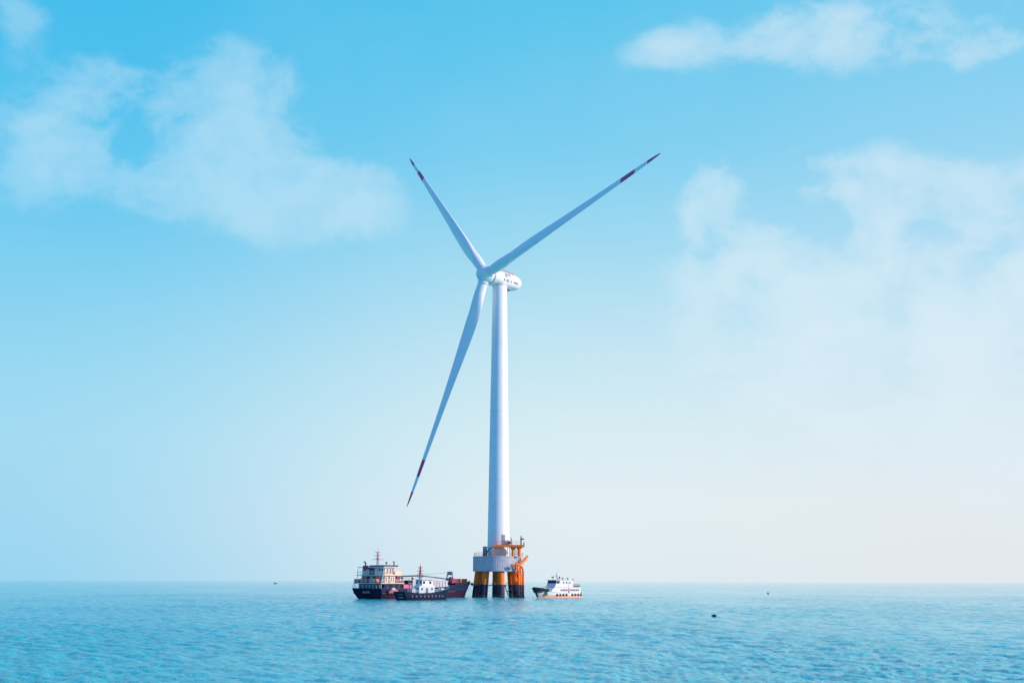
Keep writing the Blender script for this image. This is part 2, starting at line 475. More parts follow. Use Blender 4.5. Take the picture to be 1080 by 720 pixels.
mb = MB()
prof = [(3.55, 0.0), (3.55, 0.25), (3.36, 0.26)]
for i in range(1, 25):
    f = i / 24; prof.append((3.36 + (2.28 - 3.36) * f, 0.26 + (TOWER_TOP - CAPZ - 0.26) * f))
mb.lathe(prof, 72)
tower = mb.build('tower', M['tower'], turb, 25)
fgm = mat('flange_grey_white', (0.62, 0.62, 0.64), 0.5)
for f in (0.03, 0.27, 0.52, 0.77):
    mb = MB(); z = 0.26 + (TOWER_TOP - CAPZ - 0.26) * f; rr_ = 3.36 + (2.28 - 3.36) * f
    mb.lathe([(rr_ - 0.05, z - 0.05), (rr_ + 0.012, z - 0.045), (rr_ + 0.012, z + 0.045), (rr_ - 0.05, z + 0.05)], 72)
    mb.build('flange_seam', fgm, tower, 30)
mb = MB()
dang = R(-62)
dm = Matrix.Rotation(dang, 3, 'Z')
mb.box(dm @ Vector((3.36, 0, 5.3)), (0.12, 1.0, 2.1), dm, 0.03)
mb.build('door', M['midgrey'], tower)

# nacelle frame: X forward (upwind), Y sideways to the camera side, Z up
NM = Matrix(((nv.x, tv.x, uv.x, HUB.x), (nv.y, tv.y, uv.y, HUB.y), (nv.z, tv.z, uv.z, HUB.z), (0, 0, 0, 1)))
def sect(s, hw, hh, zc, e=2.6, n=48):
    out = []
    for k in range(n):
        a = 2 * math.pi * k / n; c_, s_ = math.cos(a), math.sin(a)
        out.append(Vector((-s, hw * math.copysign(abs(c_) ** (2 / e), c_), zc + hh * math.copysign(abs(s_) ** (2 / e), s_))))
    return out
mb = MB()
NS = [(3.62, 2.40, 2.40, -0.12, 2.2), (3.66, 2.58, 2.55, -0.14, 2.3), (4.6, 2.75, 2.60, -0.16, 2.7), (6.5, 2.82, 2.58, -0.06, 3.0), (9.0, 2.80, 2.50, 0.16, 3.0),
      (11.0, 2.65, 2.36, 0.34, 2.8), (12.3, 2.32, 2.08, 0.46, 2.6), (13.3, 1.72, 1.58, 0.54, 2.4), (13.85, 1.0, 0.95, 0.58, 2.2), (14.05, 0.3, 0.3, 0.6, 2)]
mb.loft([sect(*q) for q in NS])
def side_y(x, z):
    hw, hh, zc, e = [float(np.interp(-x, [q[0] for q in NS], [q[i] for q in NS])) for i in (1, 2, 3, 4)]
    return hw * max(0.05, 1 - min(1, abs((z - zc) / hh)) ** e) ** (1 / e)
nac = mb.build('nacelle', M['white'], turb, 40); nac.matrix_local = turb_local(NM)
# yaw neck between tower and nacelle
mb = MB()
hz = TOWER_TOP
mb.lathe([(2.28, hz - CAPZ - 0.02), (2.36, hz - CAPZ + 0.03), (2.36, hz - CAPZ + 0.4), (2.2, hz - CAPZ + 1.6)], 48)
mb.build('yaw_bearing', M['midwhite'], turb, 30)
# emblem and writing on the visible side
def plate(x, z, sx, sz, ang=0.0):
    y = side_y(x, z); n_ = Vector((0, y - side_y(x, z + 0.05), 0.05)).normalized()
    rot = Matrix.Rotation(ang, 3, 'Y')
    tilt = math.atan2(y - side_y(x, z + 0.1), 0.1)
    mb.box((x, y, z), (sx, 0.09, sz), Matrix.Rotation(tilt, 3, 'X') @ rot)
def arc(cx, cz, rad, th, a0, a1, n=18):
    for i in range(n):
        a = R(a0 + (a1 - a0) * (i + 0.5) / n)
        plate(cx + rad * math.cos(a), cz + rad * math.sin(a), th, rad * R(abs(a1 - a0)) / n * 1.1, -a)
def glyph_row(x, z, n, size, gap, seed, th):
    rng = random.Random(seed)
    for k in range(n):
        xx = x - k * (size + gap)
        for t in (0.05, 0.5, 0.92):
            if rng.random() < 0.85: plate(xx - size * 0.5, z + size * t, size * rng.uniform(0.6, 1), size * th)
        for t in (0.08, 0.5, 0.9):
            if rng.random() < 0.7: plate(xx - size * t, z + size * 0.5, size * th * 1.01, size * rng.uniform(0.6, 1))
mb = MB()
ex, ez = -7.1, 0.85
arc(ex, ez, 0.78, 0.17, 0, 360, 26); arc(ex, ez, 0.36, 0.17, 0, 360, 16); plate(ex, ez + 0.55, 0.9, 0.1)
for dz in (-0.55, -0.15, 0.25, 0.62): plate(ex + 1.25, ez + dz, 0.7, 0.15)
plate(ex + 1.0, ez, 0.14, 1.4); plate(ex + 1.5, ez + 0.05, 0.12, 1.15); plate(ex, ez - 1.0, 0.9, 0.12)
mb.build('emblem', M['grey'], nac)
mb = MB(); glyph_row(-5.25, -0.95, 4, 0.74, 0.14, 3, 0.2); mb.build('lettering', M['grey'], nac)
mb = MB(); glyph_row(-9.2, -0.62, 4, 0.46, 0.07, 8, 0.3); mb.build('small_lettering', M['crimson'], nac)
# red roof railing and cooler
mb = MB()
for yy in (-1.5, 1.5):
    mb.rail([(-5.3, yy, 2.34), (-7.5, yy, 2.44), (-9.9, yy, 2.46)], 0.5, 0.05, 0.7, 2)
mb.rail([(-9.9, -1.5, 2.46), (-9.9, 1.5, 2.46)], 0.5, 0.05, 0.7, 2)
mb.build('roof_railing', M['pink'], nac)
mb = MB()
mb.box((-10.1, 0.5, 2.62), (0.5, 2.2, 0.7), None, 0.05)
mb.build('roof_beacon', M['red'], nac)
mb = MB()
mb.box((-8.6, 0.6, -2.48), (2.4, 2.0, 0.4), None, 0.06)
mb.build('floor_hatch', M['midgrey'], nac)
# generator ring
def ring(s, r): return [Vector((-s, r * math.cos(2 * math.pi * k / 56), r * math.sin(2 * math.pi * k / 56))) for k in range(56)]
mb = MB()
mb.loft([ring(1.90, 2.3), ring(1.92, 2.72), ring(2.1, 2.86), ring(3.4, 2.86), ring(3.56, 2.74), ring(3.58, 2.3)])
gen = mb.build('generator_housing', M['white'], turb, 35); gen.matrix_local = turb_local(NM)
mb = MB()
mb.loft([ring(1.66, 2.55), ring(1.95, 2.55)]); mb.loft([ring(3.5, 2.5), ring(3.75, 2.42)])
sm_ = mb.build('joint_gap', M['seam'], gen, 35)
# hub / spinner
mb = MB()
mb.loft([ring(1.74, 2.2), ring(1.72, 2.62), ring(1.4, 2.78), ring(0.0, 2.82), ring(-1.0, 2.72), ring(-1.9, 2.38), ring(-2.6, 1.80), ring(-3.05, 1.05), ring(-3.2, 0.35)])
hub = mb.build('hub', M['white'], turb, 40); hub.matrix_local = turb_local(NM)

# blades: X upwind, Y direction of travel (leading edge), Z along the span
def naca(n=18):
    pts = []
    for i in range(n + 1):
        b = math.pi * i / n; xx = 0.5 * (1 - math.cos(b))
        yt = 5 * (0.2969 * math.sqrt(xx) - 0.126 * xx - 0.3516 * xx ** 2 + 0.2843 * xx ** 3 - 0.1036 * xx ** 4)
        pts.append((xx, yt))
    up = pts; lo = [(a, -b) for a, b in pts[1:-1]][::-1]
    return up + lo
AF = naca()
def blade_mesh():
    mb = MB()
    rs = [(2.3, 1), (2.62, 1)]
    spans = [2.2, 3.2, 4.5, 6.5, 9, 12, 15, 18, 22, 27, 33, 39, 45, 51, 56, 61.5, 61.55, 64, 67, 67.05, 69, 71.9, 71.95, 73.5, 75, 76.2, 76.8, 77.0]
    ctab = [(0, 3.1), (4, 3.1), (8, 3.7), (14, 4.45), (19, 4.55), (26, 4.05), (36, 3.15), (48, 2.35), (60, 1.75), (70, 1.25), (74, 0.92), (76.2, 0.5), (77, 0.12)]
    ttab = [(0, 1.0), (4, 1.0), (8, 0.75), (14, 0.48), (20, 0.36), (30, 0.28), (50, 0.22), (77, 0.18)]
    wtab = [(0, 16), (10, 14), (25, 8), (45, 3.5), (77, 0)]
    it = lambda tab, s: float(np.interp(s, [a for a, _ in tab], [b for _, b in tab]))
    rings = []
    for s in spans:
        c, tk, tw = it(ctab, s), it(ttab, s), R(it(wtab, s) + 3)
        blend = min(1.0, max(0.0, (s - 4.0) / 9.0)); blend = blend * blend * (3 - 2 * blend)
        ringp = []
        for k, (xx, yt) in enumerate(AF):
            a = 2 * math.pi * k / len(AF)
            cy, cx = 0.5 - xx, yt * tk                    # airfoil: y toward leading edge
            qy, qx = 0.5 * math.cos(a), 0.5 * math.sin(a)  # root circle
            # shift pitch axis of the airfoil to 34% chord
            yy = (qy * (1 - blend) + (cy - 0.16) * blend) * c
            xx2 = (qx * (1 - blend) + cx * blend) * c
            X2 = xx2 * math.cos(tw) + yy * math.sin(tw)
            Y2 = -xx2 * math.sin(tw) + yy * math.cos(tw)
            bend = 1.2 * (s / 77.0) ** 2 - 1.3 * (s / 77.0)
            ringp.append(Vector((X2 + bend, Y2, s)))
        rings.append(ringp)
    rows = mb.loft(rings)
    mb.bm.faces.ensure_lookup_table()
    for f in mb.bm.faces:
        zc = f.calc_center_median().z
        if 61.52 < zc < 67.02 or zc > 71.92: f.material_index = 1
    # root collar
    mb.mi = 0
    mb.lathe([(1.62, 2.45), (1.78, 2.5), (1.78, 2.95), (1.62, 3.0)], 40)
    return mb
for k in range(3):
    a = TH0 - R(17.2) + k * R(120) if False else TH0 + k * R(120)
    r0 = math.sin(a) * tv + math.cos(a) * uv
    r1 = (math.cos(CONE) * r0 + math.sin(CONE) * nv).normalized()
    n1_ = (math.cos(CONE) * nv - math.sin(CONE) * r0).normalized()
    e1 = r1.cross(n1_)
    bmx = Matrix(((n1_.x, e1.x, r1.x, HUB.x), (n1_.y, e1.y, r1.y, HUB.y), (n1_.z, e1.z, r1.z, HUB.z), (0, 0, 0, 1)))
    if k == 0:
        b0 = blade_mesh().build('blade', [M['white'], M['red']], turb, 40); bl = b0
    else:
        bl = b0.copy(); col.objects.link(bl); bl.parent = turb
    bl.matrix_local = turb_local(bmx)


# ------------------------------------------------------------------ the foundation platform
plat = thing('foundation_platform', 'round ribbed grey platform on orange and black piles standing in the sea', 'platform', (TX, TY, 0))
CAPB, CAPR = 7.55, 7.6
mb = MB()
n = 288
def ribring(r, z, amp): return [Vector(((r + amp * (0.5 + 0.5 * math.copysign(min(1, abs(math.cos(k * math.pi / 2 * 0.5 * 2)) * 1.4), math.cos(k * math.pi / 2)))) * math.cos(2 * math.pi * k / n), (r + amp * (0.5 + 0.5 * math.cos(k * math.pi / 2))) * math.sin(2 * math.pi * k / n), z)) for k in range(n)]
mb.loft([ribring(6.9, CAPB, 0), ribring(CAPR, CAPB + 0.01, 0), ribring(CAPR, CAPB + 0.30, 0), ribring(CAPR - 0.02, CAPB + 0.32, 0.05), ribring(CAPR - 0.02, CAPZ - 0.34, 0.05), ribring(CAPR + 0.06, CAPZ - 0.32, 0), ribring(CAPR + 0.06, CAPZ - 0.02, 0), ribring(CAPR - 0.1, CAPZ, 0)])
cap = mb.build('pile_cap', M['conc'], plat, 25)
mb = MB()
mb.tube((0, 0, -6), (0, 0, 1), 0.1)
mb.bm.clear()
pile0 = None
for k in range(8):
    a = R(8 + 45 * k)
    mb = MB()
    top = Vector((6.0 * math.cos(a), 6.0 * math.sin(a), CAPB + 0.1)); bot = Vector((7.25 * math.cos(a), 7.25 * math.sin(a), -3.0))
    mb.tube(bot, top, 1.02, 1.02, 28)
    mb.build('pile', M['pile'], plat, 40)
mb = MB()
pts = [(7.35 * math.cos(R(t)), 7.35 * math.sin(R(t)), CAPZ) for t in range(0, 361, 12)]
mb.rail(pts, 1.05, 0.03, 1.5, 2)
mb.build('railing', M['midgrey'], plat)
# raised orange access frame in front of the tower
mb = MB()
FZ = 15.25
def beam(p, q, s_=0.3):
    p, q = Vector(p), Vector(q); dv = (q - p); L = dv.length
    rot = dv.to_track_quat('X', 'Z').to_matrix()
    mb.box((p + q) / 2, (L, s_, s_), rot)
x0, x1, y0, y1 = -1.55, 7.75, -6.6, -3.6
for yy in (y0, y1):
    beam((x0, yy, FZ - 0.35), (x1, yy, FZ - 0.35), 0.62)
mb.span((x0, y0 + 0.34, FZ - 0.2), (x1, y1 - 0.34, FZ - 0.08))
for xx in (x0 + 0.2, 1.5, 4.0, 6.0, x1 - 0.2):
    mb.span((xx - 0.14, y0 + 0.33, FZ - 0.62), (xx + 0.14, y1 - 0.33, FZ - 0.22))
mb.span((x0 - 0.12, y0 - 0.12, CAPZ), (x0 + 0.2, y0 + 0.2, FZ - 0.67))
beam((x0 + 0.1, y0 + 0.05, CAPZ + 0.2), (x0 + 2.2, y0 + 0.05, FZ - 0.6), 0.24)
for xx, rr_ in ((4.35, 0.42), (6.25, 0.46)):
    mb.tube((xx, y0 + 0.6, CAPZ), (xx, y0 + 0.6, FZ - 0.5), rr_, None, 16)
    mb.tube((xx, y1 - 0.2, CAPZ), (xx, y1 - 0.2, FZ - 0.5), rr_ * 0.8, None, 16)
    mb.prism([(xx - 0.9, FZ - 0.67), (xx + 0.9, FZ - 0.67), (xx + 0.4, FZ - 1.6), (xx - 0.4, FZ - 1.6)], y0 + 0.5, y0 + 0.7)
mb.span((7.45, y0 - 0.1, FZ - 0.02), (7.8, y1, FZ + 0.75))
acc = mb.build('access_frame', M['orange'], plat)
for xx in (2.6, 3.1):
    mb = MB(); mb.tube((xx + 0.2, y0 + 0.3, CAPZ), (xx + 0.2, y0 + 0.3, FZ - 0.7), 0.09, None, 8); mb.build('bracing', M['pink'], acc)
mb = MB()
for xx in ():
    mb.tube((xx + 0.2, y0 + 0.3, CAPZ), (xx + 0.2, y0 + 0.3, FZ - 0.7), 0.09, None, 8)
for i in range(4):
    zz = CAPZ + 0.3 + i * 0.62
    mb.tube((4.8, y0 + 0.35, zz + 0.5), (5.75, y0 + 0.35, zz), 0.08, None, 6)
    mb.tube((4.8, y0 + 0.35, zz), (5.75, y0 + 0.35, zz + 0.5), 0.06, None, 6)
mb.build('bracing', M['pink'], acc)
mb = MB()
mb.rail([(x0 + 0.1, y0, FZ - 0.03), (3.0, y0, FZ - 0.03), (6.6, y0, FZ - 0.03)], 1.0, 0.035, 0.9, 2)
mb.rail([(x0 + 0.1, y0, FZ - 0.03), (x0 + 0.1, y1, FZ - 0.03)], 1.0, 0.035, 0.9, 2)
mb.build('handrail', M['pink'], acc)
# boat landing
mb = MB()
a_l = R(-38)
def lp(u, v, z):   # u along the tangent, v outwards from the pile ring
    c_, s_ = math.cos(a_l), math.sin(a_l)
    return Vector(((8.15 + v) * c_ - u * s_, (8.15 + v) * s_ + u * c_, z))
for u in (-1.15, 1.15):
    mb.path([lp(u, -1.0, 9.2), lp(u, 0.1, 8.6), lp(u, 0.35, 7.6), lp(u, 0.4, -2.5)], 0.30, 12)
for u in (-0.4, 0.4):
    mb.tube(lp(u, 0.1, -1.5), lp(u, 0.1, 12.4), 0.08, None, 8)
for i in range(30):
    zz = -0.4 + i * 0.42
    mb.tube(lp(-0.4, 0.1, zz), lp(0.4, 0.1, zz), 0.035, None, 6)
for zz in (1.6, 4.3, 6.6):
    for u in (-1.15, 1.15): mb.tube(lp(u, 0.35, zz), lp(u * 0.8, -1.6, zz + 0.4), 0.2, None, 10)
    mb.tube(lp(-1.15, 0.2, zz + 0.15), lp(1.15, 0.2, zz + 0.15), 0.13, None, 10)
mb.build('boat_landing', M['landing'], plat, 40)
mb = MB()
kpts = []
for i in range(9):
    f = i / 8
    kpts.append((8.7 - 3.5 * f ** 1.25, -4.2 - 3.0 * f + 0.6 * f * f, CAPZ + 0.05 - 2.5 * math.sin(f * math.pi / 2) ** 1.1))
mb.path(kpts, [0.36, 0.4, 0.42, 0.42, 0.42, 0.4, 0.38, 0.36, 0.34], 12)
mb.tube((5.3, -6.4, 8.0), (5.3, -6.9, CAPZ - 1.9), 0.28, None, 10)
mb.span((3.9, -7.95, 8.9), (5.9, -7.2, 9.35))
mb.build('curved_brace', M['orange'], plat, 40)
mb = MB()
mb.path([(3.4, -6.9, 4.6), (2.0, -6.9, 3.5), (3.0, -6.9, 0.65), (4.3, -6.3, 1.1)], 0.15, 8)
mb.tube((2.7, -6.9, 1.7), (4.3, -6.3, 3.0), 0.13, None, 8)
mb.tube((2.0, -6.9, 3.5), (2.6, -5.2, 3.4), 0.13, None, 8)
mb.build('service_brace', M['dark'], plat, 40)
mb = MB()
for a in (178, 188, 228, 236, 262):
    c_ = Vector((7.95 * math.cos(R(a)), 7.95 * math.sin(R(a)), 3.9))
    mb.ball(c_, 0.42, 10, (1, 1, 0.8))
mb.path([(7.9 * math.cos(R(t)), 7.9 * math.sin(R(t)), 3.75 - 0.35 * math.sin(R((t - 172) * 6)) ** 2) for t in range(172, 272, 5)], 0.13, 8)
mb.build('fender_rope', M['dark'], plat, 40)

# things standing on the platform
cab = thing('equipment_cabinet', 'grey steel cabinet on the platform left of the tower', 'cabinet', (TX - 4.0, TY - 2.2, CAPZ))
mb = MB(); mb.span((-0.65, -0.5, 0.08), (0.65, 0.5, 2.75), 0.04); mb.build('body', M['midgrey'], cab)
mb = MB(); mb.span((-0.72, -0.57, 2.76), (0.72, 0.57, 2.88)); mb.build('roof', M['dark'], cab)
mb = MB(); mb.span((-0.6, -0.45, 0), (0.6, 0.45, 0.07)); mb.build('plinth', M['dark'], cab)
mb = MB(); mb.span((-0.5, -0.545, 0.25), (0.5, -0.51, 2.5)); mb.build('door', M['midgrey'], cab)
dv_ = thing('deck_crane', 'small dark folding crane reaching up beside the grey cabinet', 'crane', (TX - 3.6, TY - 5.4, CAPZ))
mb = MB(); mb.lathe([(0.35, 0), (0.35, 0.1), (0.2, 0.15), (0.2, 0.9)], 14); mb.build('pedestal', M['dark'], dv_, 30)
mb = MB(); mb.path([(-1.0, 0, 0.25), (0, 0, 0.95), (1.1, 0, 2.15), (2.2, 0, 2.65)], [0.12, 0.15, 0.14, 0.09], 8); mb.tube((0, 0, 0.5), (0.8, 0, 1.75), 0.08); mb.build('boom', M['dark'], dv_, 40)
lt = thing('navigation_light', 'dark post with a yellow lantern on the right end of the orange access frame', 'light', (TX + 6.75, TY - 5.6, 15.15))
mb = MB(); mb.box((0, 0, 0.06), (0.7, 0.7, 0.12)); mb.tube((0, 0, 0.1), (0, 0, 2.0), 0.2, 0.2, 12); mb.box((0.45, 0, 1.75), (0.9, 0.36, 0.36), None, 0.04); mb.build('post', M['dark'], lt)
mb = MB(); mb.lathe([(0.16, 2.0), (0.30, 2.06), (0.32, 2.4), (0.22, 2.7), (0.08, 2.8)], 14, (0.1, 0, 0)); mb.build('lantern', M['yellow'], lt, 40)
rk = thing('equipment_rack', 'purple grey winch and gas bottle rack on top of the orange access frame', 'equipment rack', (TX + 2.45, TY - 5.0, 15.19))
mb = MB(); mb.span((-1.6, -0.6, 0), (1.6, 0.6, 0.16)); mb.build('base', M['midgrey'], rk)
for i in range(6):
    mb = MB(); mb.lathe([(0.17, 0.17), (0.17, 1.1), (0.06, 1.25), (0.06, 1.4)], 10, (-1.25 + i * 0.36, 0.1, 0)); mb.build('gas_bottle', M['midgrey'], rk, 40)
mb = MB(); mb.tube((0.95, -0.4, 0.65), (0.95, 0.5, 0.65), 0.42, None, 16); mb.build('winch_drum', M['dark'], rk, 40)
mb = MB(); mb.path([(1.5, 0, 0.16), (1.5, 0, 1.7), (1.2, 0, 2.3)], 0.09, 8); mb.path([(-1.5, 0, 0.16), (-1.5, 0, 0.9), (-1.1, 0, 1.25), (1.5, 0, 1.3)], 0.06, 6); mb.build('frame', M['dark'], rk, 40)


# ------------------------------------------------------------------ hull builder
def hull_mb(st, zb=-0.9, bul=0.0):
    """st: list of (x_keel, x_deck, half_breadth_keel, half_breadth_deck, z_deck); x forward, y to port"""
    mb = MB(); rings = []
    for xk, xd, hk, hd, zd in st:
        half = []
        for i in range(7):
            f = i / 6; g = min(1.0, f / 0.72) ** 0.8 if hk > 1.5 else f ** 1.15
            half.append((xk + (xd - xk) * f, hk + (hd - hk) * g, zb + (zd - zb) * f))
        ring_ = [Vector((a, b, c)) for a, b, c in reversed(half)] + [Vector((a, -b, c)) for a, b, c in half]
        rings.append(ring_)
    mb.loft(rings, True, False)
    # deck
    n_ = len(rings[0])
    rows = []
    for r_ in rings:
        p, q = r_[0], r_[-1]
        dz = Vector((0, 0, -bul))
        rows.append((mb.bm.verts.new(p * 1 + dz + Vector((0, -0.04, 0))), mb.bm.verts.new(q * 1 + dz + Vector((0, 0.04, 0)))))
    mb.mi = 1
    for (a, b), (c, d_) in zip(rows, rows[1:]): mb.face((a, b, d_, c))
    mb.mi = 0
    return mb, rings

def rim_tube(rings, r, zoff=0.0):
    mb = MB()
    left = [q[0] + Vector((0, 0, zoff)) for q in rings]; right = [q[-1] + Vector((0, 0, zoff)) for q in rings]
    mb.path(left, r, 8); mb.path(right, r, 8); mb.path([left[0], right[0]], r, 8)
    return mb

def tyre(root, p, axis, label, cat, group, R_=0.36, r=0.13, m='rubber', proto={}):
    key = (R_, r, m)
    wp = world_of(root, p)
    if key not in proto:
        mb = MB(); mb.torus((0, 0, 0), R_, r, None, 16, 8)
        o = mb.build('tyre_fender', M[m], None, 60); proto[key] = o
    else:
        o = proto[key].copy(); col.objects.link(o)
    o.location = wp
    dirv = root.rotation_euler.to_matrix() @ Vector(axis)
    o.rotation_euler = dirv.to_track_quat('Z', 'Y').to_euler()
    return tag(o, label, cat, group)


# ------------------------------------------------------------------ big work ship
ship = thing('work_ship', 'long dark hulled work ship with a white deckhouse at its stern, bow at the platform', 'ship', (-38.3, 286.0, 0), R(55))
SL = 44.5
st = [(1.2, -0.6, 3.2, 5.15, 2.75), (3.0, 2.2, 4.6, 5.25, 2.7), (6, 6, 4.9, 5.25, 2.65), (14, 14, 5.0, 5.25, 2.75), (24, 24, 5.0, 5.25, 2.95),
      (31, 31, 4.7, 5.2, 3.2), (31.2, 31.2, 4.68, 5.2, 4.15), (35, 35.6, 3.5, 4.9, 4.25), (38.2, 39.4, 1.9, 3.8, 4.3), (40.4, 42.2, 0.8, 2.3, 4.4), (41.6, 44.0, 0.12, 0.7, 4.45), (41.9, 44.5, 0.04, 0.12, 4.5)]
mb, rg = hull_mb(st, -1.0, 0.7)
hull = mb.build('hull', [M['shiphull'], M['deck']], ship, 35)
rim_tube(rg, 0.10).build('bulwark_rail', M['dark'], hull, 40)
mb = MB(); mb.path([q[-3] + Vector((0, -0.05, 0)) for q in rg], 0.13, 8); mb.path([q[2] + Vector((0, 0.05, 0)) for q in rg], 0.13, 8); mb.build('rubbing_strake', M['dark'], hull, 40)
mb = MB()
glyphs(mb, (-0.45, 1.5, 1.55), Vector((0, -1, 0)), Vector((0, 0, 1)), Vector((-1, 0, 0)), 4, 0.5, 0.16, 21, 0.16)
mb.build('lettering', M['coaming'], hull)
# poop level (dark), then the two white levels with slab edges
HX0, HX1, HW = 1.9, 6.1, 4.25
mb = MB(); mb.span((1.2, -4.6, 1.9), (8.6, 4.6, 3.95), 0.1); poop = mb.build('poop_house', M['navy'], ship)
for yy in (-2.6, 1.0, 3.2): mb = MB(); mb.span((1.14, yy - 0.4, 2.3), (1.19, yy + 0.4, 3.6)); mb.build('door', M['dark'], poop)
for xx in (2.6, 5.0, 7.2): mb = MB(); mb.span((xx - 0.4, -4.66, 2.3), (xx + 0.4, -4.61, 3.6)); mb.build('door', M['dark'], poop)
mb = MB(); mb.span((-0.3, -5.1, 3.96), (8.9, 5.1, 4.2), 0.05); mb.build('boat_deck', M['cream'], ship)
def windows(parent, face, us, zz, ww, hh, m='glass', proud=0.03, name='window'):
    """face: ('x', value, sign) or ('y', value, sign)"""
    for u in us:
        mb = MB()
        ax, v, sg = face
        if ax == 'x': mb.box((v + sg * proud * 0.5, u, zz), (proud, ww, hh))
        else: mb.box((u, v + sg * proud * 0.5, zz), (ww, proud, hh))
        mb.build(name, M[m], parent)
mb = MB(); mb.span((HX0, -HW, 4.2), (HX1, HW, 6.05), 0.08); acc2 = mb.build('accommodation', M['shipwhite'], ship)
windows(acc2, ('x', HX0, -1), (-2.9, -1.9, 3.3), 5.35, 0.55, 0.55)
windows(acc2, ('y', -HW, -1), (2.5, 4.5, 5.4), 5.1, 0.4, 1.1, 'warmglass')
for p_, q_ in (((HX0 - 0.05, -0.9, 4.25), (HX0 - 0.005, 0.1, 5.85)), ((HX0 - 0.05, 1.1, 4.25), (HX0 - 0.005, 2.3, 5.85)), ((3.3, -HW - 0.05, 4.25), (3.8, -HW - 0.005, 5.9))):
    mb = MB(); mb.span(p_, q_); mb.build('door', M['dark'], acc2)
mb = MB(); mb.span((0.6, -4.8, 6.06), (8.0, 4.8, 6.28), 0.05); mb.build('bridge_deck', M['cream'], ship)
mb = MB(); mb.span((HX0, -HW + 0.1, 6.28), (HX1 - 0.2, HW - 0.2, 8.2), 0.08); br_ = mb.build('bridge', M['shipwhite'], ship)
windows(br_, ('x', HX0, -1), (-3.3, -2.3, 3.1), 7.55, 0.6, 0.6)
windows(br_, ('y', -HW + 0.1, -1), (2.9, 4.1, 5.1), 7.35, 0.55, 1.1, 'warmglass')
windows(br_, ('x', HX1 - 0.2, 1), (-3, -1.8, -0.6, 0.6, 1.8, 3), 7.5, 0.9, 0.75)
mb = MB(); mb.span((HX0 - 0.05, -0.5, 6.35), (HX0 - 0.005, 1.3, 8.0)); mb.build('door', M['dark'], br_)
mb = MB(); mb.prism([(0.6, 6.3), (8.0, 6.3), (8.4, 7.3), (8.3, 7.35), (7.8, 6.45), (0.6, 6.4)], -4.86, -4.78); mb.span((5.4, -4.78, 6.3), (8.05, -4.7, 7.3)); mb.span((7.97, -4.7, 6.3), (8.05, 4.8, 7.3)); mb.build('bridge_wing', M['cream'], ship)
mb = MB(); mb.span((0.9, -4.7, 8.21), (7.0, 4.7, 8.42), 0.05); mb.build('roof', M['boatwhite'], ship)
mb = MB(); mb.span((1.4, -4.6, 8.43), (6.8, 0.9, 8.83), 0.06)
mb.build('canopy', M['dark'], ship)
mb = MB()
mb.rail([(-0.2, 5.0, 4.2), (-0.2, -5.0, 4.2), (8.8, -5.0, 4.2)], 1.0, 0.04, 1.3, 3); mb.build('railing', M['boatwhite'], ship)
mb = MB(); mb.rail([(0.7, 4.7, 6.28), (0.7, -4.7, 6.28), (5.4, -4.7, 6.28)], 1.0, 0.04, 1.2, 3); mb.build('railing', M['boatwhite'], ship)
mb = MB(); mb.rail([(-0.75, 4.9, 2.75), (-0.75, -4.9, 2.75)], 0.9, 0.04, 1.2, 2); mb.build('railing', M['boatwhite'], ship)
for yy in (-4.6, 4.6):
    mb = MB(); mb.tube((0.25, yy, 4.2), (0.75, yy, 6.1), 0.07, None, 6); mb.build('stanchion', M['boatwhite'], ship)
    mb = MB(); mb.tube((0.75, yy, 6.28), (0.95, yy, 8.22), 0.06, None, 6); mb.build('stanchion', M['boatwhite'], ship)
    mb = MB(); mb.tube((-0.1, yy * 1.04, 2.7), (-0.1, yy * 1.04, 3.96), 0.08, None, 6); mb.build('stanchion', M['boatwhite'], ship)
mb = MB()
mx, my = 3.6, 0.1
for sx, sy in ((-.28, -.28), (.28, -.28), (0, .34)): mb.path([(mx + sx, my + sy, 8.42), (mx + sx * 0.35, my + sy * 0.35, 12.2)], 0.07, 6)
for i in range(8):
    zz = 8.7 + i * 0.45; f = 1 - i * 0.075
    mb.path([(mx - .28 * f, my - .28 * f, zz), (mx + .28 * f, my - .28 * f, zz + 0.2), (mx, my + .34 * f, zz), (mx - .28 * f, my - .28 * f, zz)], 0.04, 5)
mb.tube((mx, my, 12.0), (mx, my, 13.5), 0.06, 0.03, 6)
for zz, L in ((10.35, 1.5), (11.4, 0.9), (12.3, 0.7)): mb.tube((mx - L * 0.4, my + L, zz), (mx + L * 0.4, my - L, zz), 0.06, None, 6)
mb.box((mx, my, 10.6), (0.3, 1.2, 0.18)); mb.box((mx, my, 11.8), (0.35, 0.35, 0.3))
mb.build('radar_mast', M['pink'], ship)
mb = MB()
mb.path([(2.6, 3.5, 8.42), (2.6, 3.5, 9.4), (2.3, 3.8, 9.9)], 0.24, 10); mb.build('exhaust_pipe', M['midgrey'], ship, 40)
mb = MB(); mb.tube((5.0, -1.9, 8.84), (5.0, -1.9, 9.3), 0.08, None, 6); mb.ball((5.0, -1.9, 9.5), 0.32, 10); mb.build('antenna_dome', M['midgrey'], ship, 50)
mb = MB(); mb.path([(6.2, -3.6, 8.84), (6.2, -3.6, 9.6)], 0.2, 8); mb.box((6.2, -3.5, 9.75), (0.3, 0.55, 0.25)); mb.build('searchlight', M['midgrey'], ship)
mb = MB(); mb.span((0.85, 1.0, 7.85), (1.5, 2.9, 8.75), 0.1); mb.build('wheelhouse_sign', M['flagred'], ship)
